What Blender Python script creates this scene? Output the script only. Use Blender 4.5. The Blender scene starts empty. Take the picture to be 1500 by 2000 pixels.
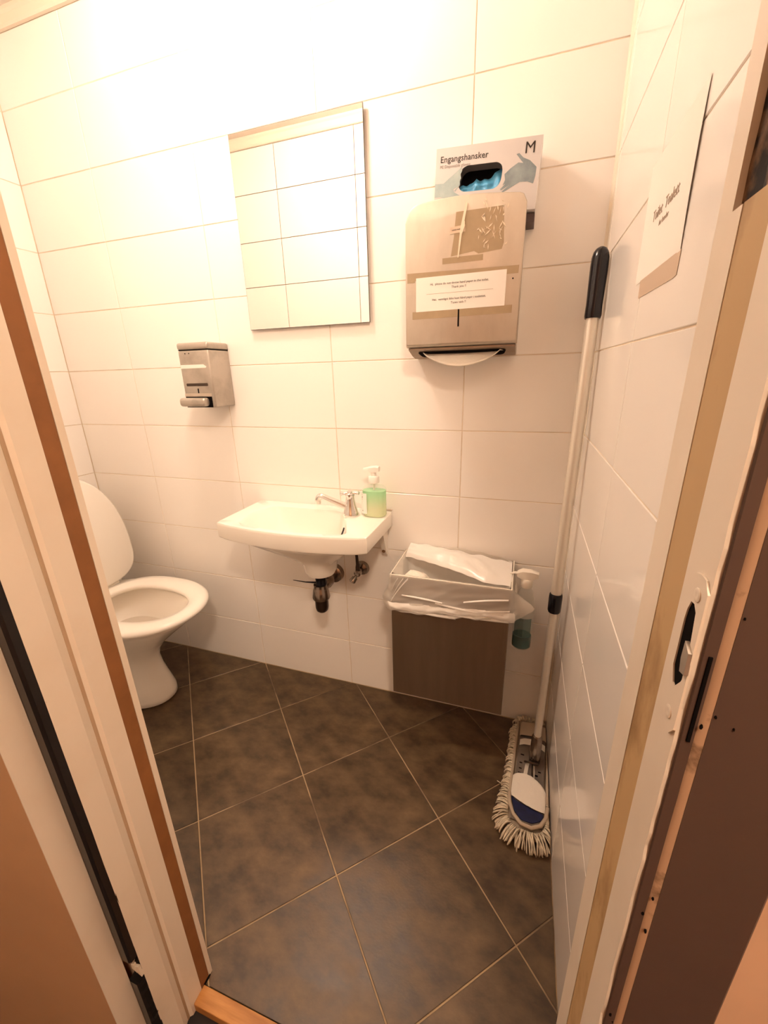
import bpy, bmesh, math, random
from mathutils import Vector, Matrix, noise
random.seed(7)
PI = math.pi
S = bpy.context.scene
C = S.collection

# ---------------------------------------------------------------- camera, world, lights, exposure
cam_data = bpy.data.cameras.new('camera')
cam_data.sensor_fit = 'HORIZONTAL'; cam_data.sensor_width = 36.0
cam_data.lens = 799.27 * 36.0 / 1500.0
cam_data.clip_start = 0.01
cam = bpy.data.objects.new('camera', cam_data); C.objects.link(cam)
R = Matrix(((0.9482, -0.0788, 0.3077), (0.3166, 0.3119, -0.8958), (-0.0254, 0.9468, 0.3207)))
cam.matrix_world = Matrix.Translation((0.9019, -1.2196, 1.1739)) @ R.to_4x4()
S.camera = cam
w = bpy.data.worlds.new('world'); S.world = w; w.use_nodes = True
w.node_tree.nodes['Background'].inputs[0].default_value = (1.0, 0.80, 0.62, 1)
w.node_tree.nodes['Background'].inputs[1].default_value = 0.02
LAMP_COLOR = (1.0, 0.805, 0.665)
LAMP_STRENGTH = 104.0
HALL_STRENGTH = 170.0
S.view_settings.view_transform = 'Standard'
S.view_settings.look = 'None'
S.view_settings.exposure = 0.12
S.view_settings.gamma = 1.0
S.view_settings.use_curve_mapping = False
S.cycles.max_bounces = 16; S.cycles.diffuse_bounces = 11; S.cycles.transparent_max_bounces = 16

# ---------------------------------------------------------------- helpers
ORG = {}

def link(o, parent=None):
    C.objects.link(o)
    if parent is not None: o.parent = parent
    return o

def thing(name, label, cat, loc=(0, 0, 0), group=None):
    o = link(bpy.data.objects.new(name, None)); o.location = loc; o.empty_display_size = .05
    o['label'] = label; o['category'] = cat
    if group: o['group'] = group
    ORG[o] = Vector(loc)
    return o

def obj(name, bm, mat, parent=None, smooth=False, label=None, kind=None):
    me = bpy.data.meshes.new(name)
    org = ORG.get(parent, Vector((0, 0, 0)))
    bmesh.ops.recalc_face_normals(bm, faces=bm.faces[:])
    if org.length: bmesh.ops.translate(bm, verts=bm.verts[:], vec=-org)
    bm.to_mesh(me); bm.free()
    if smooth:
        for p in me.polygons: p.use_smooth = True
        if smooth != 'all':
            try: me.set_sharp_from_angle(angle=math.radians(40))
            except Exception: pass
    me.materials.append(mat)
    o = link(bpy.data.objects.new(name, me), parent)
    ORG[o] = org
    if label: o['label'] = label
    if kind: o['kind'] = kind
    return o

def B(): return bmesh.new()

def box(bm, x0, x1, y0, y1, z0, z1, bev=0, seg=2):
    r = bmesh.ops.create_cube(bm, size=1.0)
    vs = r['verts']
    for v in vs:
        v.co = Vector((x0 if v.co.x < 0 else x1, y0 if v.co.y < 0 else y1, z0 if v.co.z < 0 else z1))
    if bev:
        es = list({e for v in vs for e in v.link_edges})
        bmesh.ops.bevel(bm, geom=es, offset=bev, segments=seg, affect='EDGES', profile=.5)
    return bm

def loft(bm, rings, cap0=True, cap1=True, closed=True):
    vr = [[bm.verts.new(p) for p in r] for r in rings]
    n = len(vr[0])
    for a, b in zip(vr, vr[1:]):
        for i in range(n if closed else n - 1):
            j = (i + 1) % n
            bm.faces.new((a[i], a[j], b[j], b[i]))
    if cap0: bm.faces.new(vr[0][::-1])
    if cap1: bm.faces.new(vr[-1])
    return vr

def lathe(bm, prof, c, seg=32, axis=(0, 0, 1), cap0=True, cap1=True):
    q = Vector((0, 0, 1)).rotation_difference(Vector(axis).normalized())
    c = Vector(c)
    rings = [[c + q @ Vector((r * math.cos(2 * PI * i / seg), r * math.sin(2 * PI * i / seg), z)) for i in range(seg)] for r, z in prof]
    loft(bm, rings, cap0, cap1); return bm

def tube(bm, pts, rad, seg=12, cap=True):
    pts = [Vector(p) for p in pts]
    if not isinstance(rad, (list, tuple)): rad = [rad] * len(pts)
    rings = []; up = None
    for i, p in enumerate(pts):
        d = (pts[min(i + 1, len(pts) - 1)] - pts[max(i - 1, 0)]).normalized()
        if up is None:
            up = d.orthogonal().normalized()
        else:
            up = (up - d * up.dot(d)).normalized()
        s = d.cross(up)
        rings.append([p + rad[i] * (math.cos(2 * PI * k / seg) * up + math.sin(2 * PI * k / seg) * s) for k in range(seg)])
    loft(bm, rings, cap, cap); return bm

def bez(p0, p1, p2, p3, n=8):
    p0, p1, p2, p3 = map(Vector, (p0, p1, p2, p3)); out = []
    for i in range(n + 1):
        t = i / n
        out.append((1 - t) ** 3 * p0 + 3 * (1 - t) ** 2 * t * p1 + 3 * (1 - t) * t * t * p2 + t ** 3 * p3)
    return out

def prism(bm, poly, a, b, ax='z'):
    def P(u, v, h):
        return {'z': (u, v, h), 'y': (u, h, v), 'x': (h, u, v)}[ax]
    loft(bm, [[P(u, v, a) for u, v in poly], [P(u, v, b) for u, v in poly]]); return bm

def ray_ring(poly, c, n):
    out = []
    m = len(poly)
    for k in range(n):
        a = 2 * PI * k / n; d = (math.cos(a), math.sin(a)); best = None
        for i in range(m):
            p, q = poly[i], poly[(i + 1) % m]
            ex, ey = q[0] - p[0], q[1] - p[1]
            den = d[0] * ey - d[1] * ex
            if abs(den) < 1e-12: continue
            wx, wy = p[0] - c[0], p[1] - c[1]
            t = (wx * ey - wy * ex) / den; s = (wx * d[1] - wy * d[0]) / den
            if t > 0 and -1e-6 <= s <= 1 + 1e-6 and (best is None or t > best): best = t
        out.append((c[0] + d[0] * best, c[1] + d[1] * best))
    return out

def round_poly(poly, r, n=5):
    out = []; m = len(poly)
    for i in range(m):
        p = Vector(poly[i]); a = Vector(poly[i - 1]) - p; b = Vector(poly[(i + 1) % m]) - p
        rr = min(r, a.length * .45, b.length * .45)
        A = p + a.normalized() * rr; Bq = p + b.normalized() * rr
        for k in range(n + 1):
            t = k / n; out.append(tuple((1 - t) ** 2 * A + 2 * t * (1 - t) * p + t * t * Bq))
    return out

def text(name, s, size, mat, parent, mat4, align='CENTER', label=None, ext=.00015):
    cu = bpy.data.curves.new(name, 'FONT'); cu.body = s; cu.size = size; cu.align_x = align
    cu.extrude = ext; cu.resolution_u = 2
    t = bpy.data.objects.new(name, cu); C.objects.link(t)
    bpy.context.view_layer.update()
    me = bpy.data.meshes.new_from_object(t.evaluated_get(bpy.context.evaluated_depsgraph_get()))
    bpy.data.objects.remove(t)
    me.transform(Matrix.Translation(-ORG.get(parent, Vector((0, 0, 0)))) @ mat4)
    me.materials.clear(); me.materials.append(mat); me.name = name
    o = link(bpy.data.objects.new(name, me), parent)
    if label: o['label'] = label
    return o

def frame(o, u, v, n):
    u, v, n = map(Vector, (u, v, n))
    return Matrix(((u.x, v.x, n.x, o[0]), (u.y, v.y, n.y, o[1]), (u.z, v.z, n.z, o[2]), (0, 0, 0, 1)))

# ---------------------------------------------------------------- materials
def mat(name, col, rough=.5, metal=0, spec=.5, var=0, vscale=8, col2=None, bump=0, bscale=60, trans=0, ior=1.45, emit=None, estr=0, rand=0, stretch=(1, 1, 1), coat=0, thr=None, rvar=0, sss=0):
    m = bpy.data.materials.new(name); m.use_nodes = True
    nt = m.node_tree; b = nt.nodes['Principled BSDF']; N = nt.nodes.new; L = nt.links.new
    b.inputs['Base Color'].default_value = (*col, 1); b.inputs['Roughness'].default_value = rough
    b.inputs['Metallic'].default_value = metal; b.inputs['Specular IOR Level'].default_value = spec
    b.inputs['Transmission Weight'].default_value = trans; b.inputs['IOR'].default_value = ior
    b.inputs['Coat Weight'].default_value = coat
    if emit: b.inputs['Emission Color'].default_value = (*emit, 1); b.inputs['Emission Strength'].default_value = estr
    tc = mp = None
    if var or col2 or bump or rvar:
        tc = N('ShaderNodeTexCoord'); mp = N('ShaderNodeMapping'); mp.inputs['Scale'].default_value = stretch
        L(tc.outputs['Object'], mp.inputs['Vector'])
    cur = None
    if col2 or var:
        nz = N('ShaderNodeTexNoise'); nz.inputs['Scale'].default_value = vscale; nz.inputs['Detail'].default_value = 6; nz.inputs['Roughness'].default_value = .6
        L(mp.outputs[0], nz.inputs['Vector'])
        cr = N('ShaderNodeValToRGB')
        lo, hi = thr or (.35, .68)
        cr.color_ramp.elements[0].position = lo; cr.color_ramp.elements[1].position = hi
        c2 = col2 or tuple(max(0, c * (1 - var)) for c in col)
        cr.color_ramp.elements[0].color = (*col, 1); cr.color_ramp.elements[1].color = (*c2, 1)
        L(nz.outputs[0], cr.inputs[0]); cur = cr.outputs[0]
        if rvar:
            mr = N('ShaderNodeMapRange'); mr.inputs['From Min'].default_value = .3; mr.inputs['From Max'].default_value = .7
            mr.inputs['To Min'].default_value = rough; mr.inputs['To Max'].default_value = rough + rvar
            L(nz.outputs[0], mr.inputs['Value']); L(mr.outputs[0], b.inputs['Roughness'])
    if rand:
        oi = N('ShaderNodeObjectInfo'); hsv = N('ShaderNodeHueSaturation')
        mr = N('ShaderNodeMapRange'); mr.inputs['To Min'].default_value = 1 - rand; mr.inputs['To Max'].default_value = 1 + rand
        L(oi.outputs['Random'], mr.inputs['Value']); L(mr.outputs[0], hsv.inputs['Value'])
        if cur: L(cur, hsv.inputs['Color'])
        else: hsv.inputs['Color'].default_value = (*col, 1)
        cur = hsv.outputs[0]
    if cur: L(cur, b.inputs['Base Color'])
    if bump:
        n2 = N('ShaderNodeTexNoise'); n2.inputs['Scale'].default_value = bscale; n2.inputs['Detail'].default_value = 4
        L(mp.outputs[0], n2.inputs['Vector'])
        bp = N('ShaderNodeBump'); bp.inputs['Strength'].default_value = bump; bp.inputs['Distance'].default_value = .002
        L(n2.outputs[0], bp.inputs['Height']); L(bp.outputs[0], b.inputs['Normal'])
    return m

def film_mat(name, col, alpha, rough=.25, through=.4):
    m = bpy.data.materials.new(name); m.use_nodes = True
    nt = m.node_tree; nt.nodes.clear(); N = nt.nodes.new; L = nt.links.new
    out = N('ShaderNodeOutputMaterial'); tr = N('ShaderNodeBsdfTransparent')
    df = N('ShaderNodeBsdfDiffuse'); tl = N('ShaderNodeBsdfTranslucent'); gl = N('ShaderNodeBsdfGlossy')
    for n in (df, tl): n.inputs['Color'].default_value = (*col, 1)
    gl.inputs['Roughness'].default_value = rough
    a = N('ShaderNodeMixShader'); a.inputs[0].default_value = through; L(df.outputs[0], a.inputs[1]); L(tl.outputs[0], a.inputs[2])
    b = N('ShaderNodeMixShader'); b.inputs[0].default_value = .10; L(a.outputs[0], b.inputs[1]); L(gl.outputs[0], b.inputs[2])
    c = N('ShaderNodeMixShader'); c.inputs[0].default_value = alpha; L(tr.outputs[0], c.inputs[1]); L(b.outputs[0], c.inputs[2])
    L(c.outputs[0], out.inputs['Surface'])
    return m

M = {}
M['wall_tile'] = mat('glazed white wall tile', (.87, .84, .80), .10, spec=.42, rand=.012, bump=.05, bscale=9)
M['grout'] = mat('cream grout', (.79, .70, .57), .85, col2=(.62, .50, .37), vscale=9, thr=(.4, .7))
M['floor_tile'] = mat('dark slate floor tile', (.046, .0275, .0145), .35, spec=.5, col2=(.150, .096, .048), vscale=11, bump=.10, bscale=140, rand=.10, stretch=(1.0, 1.6, 1), thr=(.36, .74), rvar=.12)
M['floor_grout'] = mat('tan floor grout', (.40, .29, .17), .9, col2=(.16, .11, .07), vscale=5, thr=(.45, .62))
M['ceiling'] = mat('off white ceiling', (.72, .66, .58), .8)
M['trim'] = mat('cream painted trim', (.78, .70, .58), .5)
M['jamb'] = mat('worn white door frame paint', (.77, .69, .58), .42, col2=(.69, .59, .47), vscale=5, thr=(.5, .85), bump=.12, bscale=30)
M['brown_strip'] = mat('brown seal strip', (.27, .11, .035), .55, var=.2, vscale=20)
M['tan_strip'] = mat('dirty tan strip', (.50, .34, .17), .6, col2=(.26, .15, .06), vscale=12, thr=(.50, .66), stretch=(1, 1, .5))
M['raw_wood'] = mat('splintered raw wood', (.26, .14, .065), .8, col2=(.012, .007, .004), vscale=22, thr=(.46, .55), bump=.5, bscale=60, stretch=(1, 1, .5))
M['dark_architrave'] = mat('dark brown architrave paint', (.085, .052, .040), .5, col2=(.004, .003, .003), vscale=34, thr=(.745, .76), bump=.1)
M['lit_edge'] = mat('worn architrave edge with painted light', (.50, .33, .21), .55, col2=(.12, .07, .04), vscale=30, thr=(.6, .72))  # pale colour stands in for light caught along the worn edge
M['rubber'] = mat('black rubber', (.012, .010, .010), .32, spec=.5, var=.5)
M['black'] = mat('black plastic', (.004, .0035, .007), .20, spec=.5)
M['void'] = mat('dark cavity', (.004, .003, .003), .9, spec=.1)
M['hall_wall'] = mat('tan hallway wall paint', (.62, .41, .27), .75, var=.12, vscale=5)
M['door_leaf'] = mat('tan brown door leaf', (.53, .335, .19), .55, var=.10, vscale=4)
M['hall_floor'] = mat('near black hallway floor', (.015, .011, .010), .7, var=.4)
M['threshold'] = mat('orange pine threshold', (.52, .25, .075), .5, col2=(.30, .12, .03), vscale=18, stretch=(.3, 3, 1))
M['ceramic'] = mat('white glazed ceramic', (.86, .82, .75), .08, spec=.5)
M['seat'] = mat('white toilet seat plastic', (.87, .83, .76), .2, spec=.5)
M['chrome'] = mat('chrome', (.82, .80, .78), .08, metal=1)
M['dull_chrome'] = mat('tarnished chrome', (.42, .36, .31), .22, metal=1, col2=(.22, .17, .14), vscale=25)
M['dark_metal'] = mat('dark trap metal', (.10, .075, .06), .3, metal=1)
M['steel'] = mat('brushed stainless steel', (.62, .55, .47), .40, metal=.8, col2=(.54, .47, .39), vscale=9, bump=.05, bscale=120, stretch=(2, 1, .8), rvar=.12, thr=(.3, .72))
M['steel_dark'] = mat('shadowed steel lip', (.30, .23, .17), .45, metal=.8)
M['steel_old'] = mat('scratched old steel', (.50, .455, .40), .38, metal=.8, col2=(.36, .32, .27), vscale=13, bump=.1, bscale=90, thr=(.45, .75))
M['bin_steel'] = mat('brown brushed bin steel', (.27, .205, .15), .42, metal=.85, col2=(.235, .175, .125), vscale=5, bump=.05, bscale=150, stretch=(6, 1, .5))
M['mirror'] = mat('mirror glass', (.90, .88, .85), .0, metal=1)
M['mirror_edge'] = mat('dark mirror edge', (.05, .045, .04), .3)
M['paper'] = mat('white paper', (.83, .79, .735), .75, bump=.03)
M['towel'] = mat('paper towel', (.80, .74, .65), .9, bump=.3, bscale=200)
M['tape'] = mat('brown tinted tape', (.40, .305, .195), .26, spec=.6, var=.12, vscale=30)
M['tape_light'] = mat('pale tape', (.60, .47, .36), .3, spec=.5)
M['tape_white'] = mat('peeled tape residue', (.76, .66, .52), .45)
M['ink'] = mat('black ink', (.03, .02, .015), .7)
M['ink_grey'] = mat('grey ink', (.34, .31, .29), .7)
M['ink_faint'] = mat('faded grey ink', (.42, .33, .26), .7)
M['carton'] = mat('pale grey carton', (.62, .60, .60), .45)
M['carton_print'] = mat('grey blue print', (.30, .40, .43), .5, col2=(.46, .55, .54), vscale=24)
M['carton_print_dark'] = mat('dark grey blue print', (.20, .25, .28), .5, col2=(.33, .40, .42), vscale=24)
M['carton_blue'] = mat('navy print', (.03, .10, .17), .5)
M['glove'] = mat('blue nitrile glove', (.10, .40, .68), .4, var=.25, vscale=30)
M['tab'] = mat('dark purple grey plastic', (.10, .07, .07), .5)
M['clear'] = film_mat('clear plastic shell', (.85, .92, .86), .13, .06)
M['white_plastic'] = mat('white plastic', (.86, .83, .78), .35)
M['soft_plastic'] = mat('milky plastic', (.80, .75, .66), .3)
M['teal_liquid'] = mat('dark teal liquid', (.008, .06, .066), .08, spec=.5, col2=(.015, .10, .10), vscale=30)
M['alu'] = mat('brushed aluminium pole', (.76, .71, .63), .48, metal=.65, bump=.03, bscale=200)
M['yarn'] = mat('cream cotton yarn', (.82, .73, .57), .9, var=.30, vscale=60)
M['cotton'] = mat('white cotton pocket', (.86, .82, .74), .9, bump=.5, bscale=160)
M['mop_base'] = mat('grey mop webbing', (.40, .33, .25), .9, var=.4)
M['plate'] = mat('grey mop plate', (.20, .165, .14), .4, var=.2)
M['beige_pl'] = mat('beige mop pocket', (.52, .43, .33), .7)
M['navy'] = mat('navy blue fabric', (.010, .015, .075), .6, var=.4, vscale=60)
M['film'] = film_mat('thin white plastic film', (.93, .89, .82), .64)
M['film_thick'] = film_mat('doubled white plastic film', (.95, .92, .87), .94, .3, .15)

def liquid_soap():
    m = bpy.data.materials.new('green soap'); m.use_nodes = True
    nt = m.node_tree; b = nt.nodes['Principled BSDF']; N = nt.nodes.new; L = nt.links.new
    tc = N('ShaderNodeTexCoord'); sp = N('ShaderNodeSeparateXYZ'); L(tc.outputs['Object'], sp.inputs[0])
    mr = N('ShaderNodeMapRange'); mr.inputs['From Min'].default_value = .012; mr.inputs['From Max'].default_value = .075
    L(sp.outputs['Z'], mr.inputs['Value'])
    cr = N('ShaderNodeValToRGB'); L(mr.outputs[0], cr.inputs[0])
    cr.color_ramp.elements[0].color = (.90, .93, .66, 1); cr.color_ramp.elements[1].color = (.50, .90, .55, 1)
    cr.color_ramp.elements[0].position = .25
    L(cr.outputs[0], b.inputs['Base Color']); b.inputs['Roughness'].default_value = .1
    b.inputs['Transmission Weight'].default_value = .5; b.inputs['IOR'].default_value = 1.2
    return m
M['green_soap'] = liquid_soap()


# ---------------------------------------------------------------- room
XL, XR, YF, ZC = -.8106, 1.053, -.88, 2.24
ROW = [0.0] + [n * .2025 - .004 for n in range(1, 12)]
GAP = .0024
GD = .0018          # grout sits this far behind the tile face

def inset(poly, d):
    n = len(poly); out = []
    for i in range(n):
        p0, p1, p2 = Vector(poly[i - 1]), Vector(poly[i]), Vector(poly[(i + 1) % n])
        a = (p1 - p0).normalized(); b = (p2 - p1).normalized()
        na = Vector((-a.y, a.x)); nb = Vector((-b.y, b.x))
        k = 1 + na.dot(nb)
        out.append(p1 + (na + nb) * (d / max(k, .25)))
    return out

def tile_mesh(poly, th=.006, ch=.0010):
    bm = B()
    ins = inset(poly, ch)
    loft(bm, [[(p[0], p[1], -th) for p in poly], [(p[0], p[1], -ch) for p in poly], [(p[0], p[1], 0) for p in ins]], False, True)
    me = bpy.data.meshes.new('tile'); bm.to_mesh(me); bm.free(); return me

TILES = {}
def wall_tiles(parent, o, u, v, n, us, vs, skip=None, material='wall_tile', top=2.2005):
    for a, b in zip(us, us[1:]):
        for c, d in zip(vs, vs[1:]):
            d = min(d, top)
            if d - c < .01: continue
            pieces = [(a, b, c, d)]
            if skip: pieces = skip(a, b, c, d)
            for a_, b_, c_, d_ in pieces:
                W, H = b_ - a_ - GAP, d_ - c_ - GAP
                if W < .004 or H < .004: continue
                key = (round(W, 4), round(H, 4))
                if key not in TILES:
                    me = tile_mesh([(-W / 2, -H / 2), (W / 2, -H / 2), (W / 2, H / 2), (-W / 2, H / 2)])
                    me.materials.append(M[material]); TILES[key] = me
                t = link(bpy.data.objects.new('tile', TILES[key]), parent)
                mid = Vector(o) + Vector(u) * ((a_ + b_) / 2) + Vector(v) * ((c_ + d_) / 2)
                tilt = Matrix.Rotation(random.gauss(0, .0011), 4, 'X') @ Matrix.Rotation(random.gauss(0, .0011), 4, 'Y')
                t.matrix_local = frame(mid, u, v, n) @ tilt

def struct(name, bm, m, parent=None):
    return obj(name, bm, m, parent, kind='structure')

bm = B(); box(bm, XL - .1, XR + .1, GD, .1, -.05, 2.4); wall_back = struct('wall_back', bm, M['grout'])
xj = [XL] + [-.4812 + .4042 * k for k in range(0, 4)] + [XR]
wall_tiles(wall_back, (0, 0, 0), (1, 0, 0), (0, 0, 1), (0, -1, 0), xj, ROW)
bm = B(); box(bm, XR + GD, XR + .1, YF - .02, GD, -.05, 2.4); wall_right = struct('wall_right', bm, M['grout'])
wall_tiles(wall_right, (XR, 0, 0), (0, -1, 0), (0, 0, 1), (-1, 0, 0), [.0, .036, .440, .844, .88], ROW)
bm = B(); box(bm, XL - .1, XL - GD, YF - .02, GD, -.05, 2.4); wall_left = struct('wall_left', bm, M['grout'])
wall_tiles(wall_left, (XL, 0, 0), (0, 1, 0), (0, 0, 1), (1, 0, 0), [-.88, -.70, -.30, 0], ROW)

bm = B(); prism(bm, [(XR, -.0065), (XR - .0028, -.0030), (XR - .0065, 0), (XR, 0)], .002, 2.199); obj('corner_bead', bm, M['trim'], wall_right, label='cream sealant bead in the corner')
JL, JR, HD = .373, 1.003, 2.06      # clear opening of the door frame
bm = B()
box(bm, -1.6, JL - .016, -.972, YF - GD, -.05, 2.4)
box(bm, JR + .016, 2.2, -.972, YF - GD, -.05, 2.4)
box(bm, JL - .016, JR + .016, -.972, YF - GD, HD + .016, 2.4)
wall_front = struct('wall_front', bm, M['hall_wall'])
def skip_door(a, b, c, d):
    # u runs along -x here
    x0, x1 = -b, -a
    res = []
    l, r, h = JL - .02, JR + .02, HD + .02
    if x1 <= l or x0 >= r or c >= h: return [(a, b, c, d)]
    if x0 < l: res.append((-l, b, c, d))
    if x1 > r: res.append((a, -r, c, d))
    if d > h: res.append((-min(x1, r), -max(x0, l), h, d))
    return res
bm = B(); box(bm, XL, JL - .018, YF - GD - .001, YF - GD, 0, ZC); box(bm, JR + .018, XR, YF - GD - .001, YF - GD, 0, ZC); box(bm, JL - .018, JR + .018, YF - GD - .001, YF - GD, HD + .018, ZC)
grout_front = obj('grout_bed', bm, M['grout'], wall_front)
wall_tiles(wall_front, (0, YF, 0), (-1, 0, 0), (0, 0, 1), (0, 1, 0), [-XR, -.904, -.4998, -.0956, .3086, .7128, -XL], ROW, skip_door)

# floor: 30 cm tiles laid at 45 degrees
bm = B(); box(bm, XL - .1, XR + .1, -.8865, .1, -.06, -.0018); floor = struct('floor', bm, M['floor_grout'])
ANG, FA, FB, FU, FV = .78252, .3000, .3011, -.3541, .3710
E1 = (math.cos(ANG), math.sin(ANG)); E2 = (-math.sin(ANG), math.cos(ANG))
def clip(poly, nx, ny, d):
    out = []
    for i in range(len(poly)):
        p, q = poly[i], poly[(i + 1) % len(poly)]
        sp = nx * p[0] + ny * p[1] - d; sq = nx * q[0] + ny * q[1] - d
        if sp <= 0: out.append(p)
        if sp * sq < 0:
            t = sp / (sp - sq); out.append((p[0] + t * (q[0] - p[0]), p[1] + t * (q[1] - p[1])))
    return out
for i in range(-9, 10):
    for j in range(-9, 10):
        u0, u1 = FU + i * FA + .0016, FU + (i + 1) * FA - .0016
        v1, v0 = FV - j * FB - .0016, FV - (j + 1) * FB + .0016
        pl = [(E1[0] * a + E2[0] * b, E1[1] * a + E2[1] * b) for a, b in ((u0, v0), (u1, v0), (u1, v1), (u0, v1))]
        for nx, ny, d in ((1, 0, XR - .002), (-1, 0, -XL - .002), (0, 1, -.002), (0, -1, .8865)):
            if len(pl) >= 3: pl = clip(pl, nx, ny, d)
        if len(pl) < 3: continue
        ar = abs(sum(pl[k][0] * pl[(k + 1) % len(pl)][1] - pl[(k + 1) % len(pl)][0] * pl[k][1] for k in range(len(pl)))) / 2
        if ar < 2e-4: continue
        cx = sum(p[0] for p in pl) / len(pl); cy = sum(p[1] for p in pl) / len(pl)
        cl = [(p[0] - cx, p[1] - cy) for p in pl]
        # drop duplicate corners left by clipping
        cl = [p for k, p in enumerate(cl) if (Vector(p) - Vector(cl[k - 1])).length > .003]
        if len(cl) < 3: continue
        me = tile_mesh(cl, .006, .0008); me.materials.append(M['floor_tile'])
        t = link(bpy.data.objects.new('tile', me), floor); t.location = (cx, cy, 0)

bm = B(); box(bm, XL - .1, XR + .1, -.975, .1, ZC, ZC + .1); struct('ceiling', bm, M['ceiling'])
TP = [(0, 2.20), (.010, 2.20), (.014, 2.206), (.014, 2.226), (.019, 2.232), (.019, ZC), (0, ZC)]
def trim(name, a, b, ax, sgn, base):
    bm = B()
    if ax == 'x': loft(bm, [[(e, base + sgn * p[0], p[1]) for p in TP] for e in (a, b)])
    else: loft(bm, [[(base + sgn * p[0], e, p[1]) for p in TP] for e in (a, b)])
    struct(name, bm, M['trim'])
trim('trim_1', XL, XR, 'x', -1, 0); trim('trim_2', XL, XR, 'x', 1, YF)
trim('trim_3', YF, 0, 'y', 1, XL); trim('trim_4', YF, 0, 'y', -1, XR)

# hallway the photographer stands in
bm = B(); box(bm, -1.6, 2.2, -2.5, -.8865, -.08, -.022); struct('floor_hallway', bm, M['hall_floor'])
bm = B(); box(bm, -1.6, 2.2, -2.6, -2.5, -.08, 2.4); struct('wall_hallway', bm, M['hall_wall'])
bm = B(); box(bm, -1.7, -1.6, -2.6, -.88, -.08, 2.4); struct('wall_hallway_left', bm, M['hall_wall'])
bm = B(); box(bm, 2.2, 2.3, -2.6, -.88, -.08, 2.4); struct('wall_hallway_right', bm, M['hall_wall'])
bm = B(); box(bm, -1.7, 2.3, -2.6, -.975, 2.4, 2.5); struct('ceiling_hallway', bm, M['ceiling'])

# ---------------------------------------------------------------- door frame
door = link(bpy.data.objects.new('door_1', None)); door['kind'] = 'structure'; ORG[door] = Vector((0, 0, 0))
door['label'] = 'worn white door frame around the opening'
def vstrip(name, plan, m, z0=-.02, z1=HD, label=None, bev=0, parent=door):
    bm = B(); prism(bm, plan, z0, z1)
    if bev: bmesh.ops.bevel(bm, geom=[e for e in bm.edges if abs(e.verts[0].co.z - e.verts[1].co.z) > .1], offset=bev, segments=2, affect='EDGES')
    return obj(name, bm, m, parent, label=label)
# left jamb: plain lining, brown seal strip let into it, soft step, black rubber seal on its hall edge
vstrip('jamb', [(JL - .016, -.865), (JL, -.865), (JL, -.874), (JL - .004, -.874), (JL - .004, -.8955), (JL, -.8955), (JL, -.9235), (JL - .005, -.928), (JL - .005, -.932), (JL - .0005, -.944), (JL, -.975), (JL - .016, -.975)], M['jamb'])
vstrip('seal_strip', [(JL - .004, -.8745), (JL - .0005, -.8745), (JL - .0005, -.895), (JL - .004, -.895)], M['brown_strip'], .004, label='brown seal strip')
M['groove_shade'] = mat('painted groove shade', (.50, .37, .25), .5, col2=(.36, .24, .14), vscale=9, stretch=(1, 1, .3))  # darker colour painted in for the soft shade along the groove
vstrip('shade_line', [(JL - .0049, -.9278), (JL - .0044, -.9278), (JL - .0042, -.9325), (JL - .0049, -.9325)], M['groove_shade'], label='painted shade in the groove along the frame')
bm = B()
for z0, z1 in ((.285, HD), (-.02, .225)):
    n = 24; rings = []
    for k in range(n + 1):
        z = z0 + (z1 - z0) * k / n
        near = math.exp(-((z - .255) / .02) ** 2)
        j = (random.random() - .5) * .0015 * (1 + 2 * near)
        rings.append([(.349 + j, -.974, z), (.3492 + j, -.9835, z), (.353, -.9865, z), (.367, -.9865, z), (.3715 + j, -.9835, z), (.3725 + j, -.974, z)])
    loft(bm, rings)
obj('rubber_seal', bm, M['rubber'], door, label='black rubber seal, torn through near the foot')
bm = B(); box(bm, .349, .3725, -.9752, -.972, .2, .31); obj('seal_gap', bm, M['void'], door)
bm = B()
for q in ([(.352, .285), (.358, .300), (.366, .278), (.360, .262)], [(.355, .258), (.362, .262), (.364, .240), (.354, .246)], [(.364, .258), (.372, .262), (.373, .236), (.366, .240)]):
    prism(bm, q, -.979, -.975, 'y')
obj('paint_chip', bm, M['jamb'], door, label='torn pale chips')
LA = math.radians(6); lv = Vector((-math.cos(LA), -math.sin(LA))); ln_ = Vector((math.sin(LA), -math.cos(LA)))
h0 = Vector((.3478, -.9855)); q = [h0, h0 + ln_ * .036, h0 + ln_ * .036 + lv * .70, h0 + lv * .70]
vstrip('leaf', [tuple(p) for p in q], M['door_leaf'], -.016, HD - .004, label='tan brown door leaf folded back against the hallway wall')
e0 = h0 - lv * .0012; q = [e0, e0 + ln_ * .036, h0 + ln_ * .036 + lv * .0001, h0 + lv * .0001]
vstrip('leaf_edge', [tuple(p) for p in q], M['jamb'], -.016, HD - .004, label='cream painted edge of the door leaf')
# right jamb
vstrip('jamb', [(JR, -.879), (JR + .016, -.879), (JR + .016, -.985), (JR + .004, -.985), (JR + .004, -.913), (JR, -.913)], M['jamb'], -.02, 1.2545)
vstrip('jamb', [(JR, -.879), (JR + .016, -.879), (JR + .016, -.985), (JR + .011, -.985), (JR + .011, -.9005), (JR, -.9005)], M['jamb'], 1.2545, HD)
vstrip('stop_strip', [(JR + .0035, -.9132), (JR + .0005, -.9132), (JR + .0005, -.948), (JR + .0035, -.948)], M['tan_strip'], 0, 1.255, label='dirty tan strip')
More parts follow.
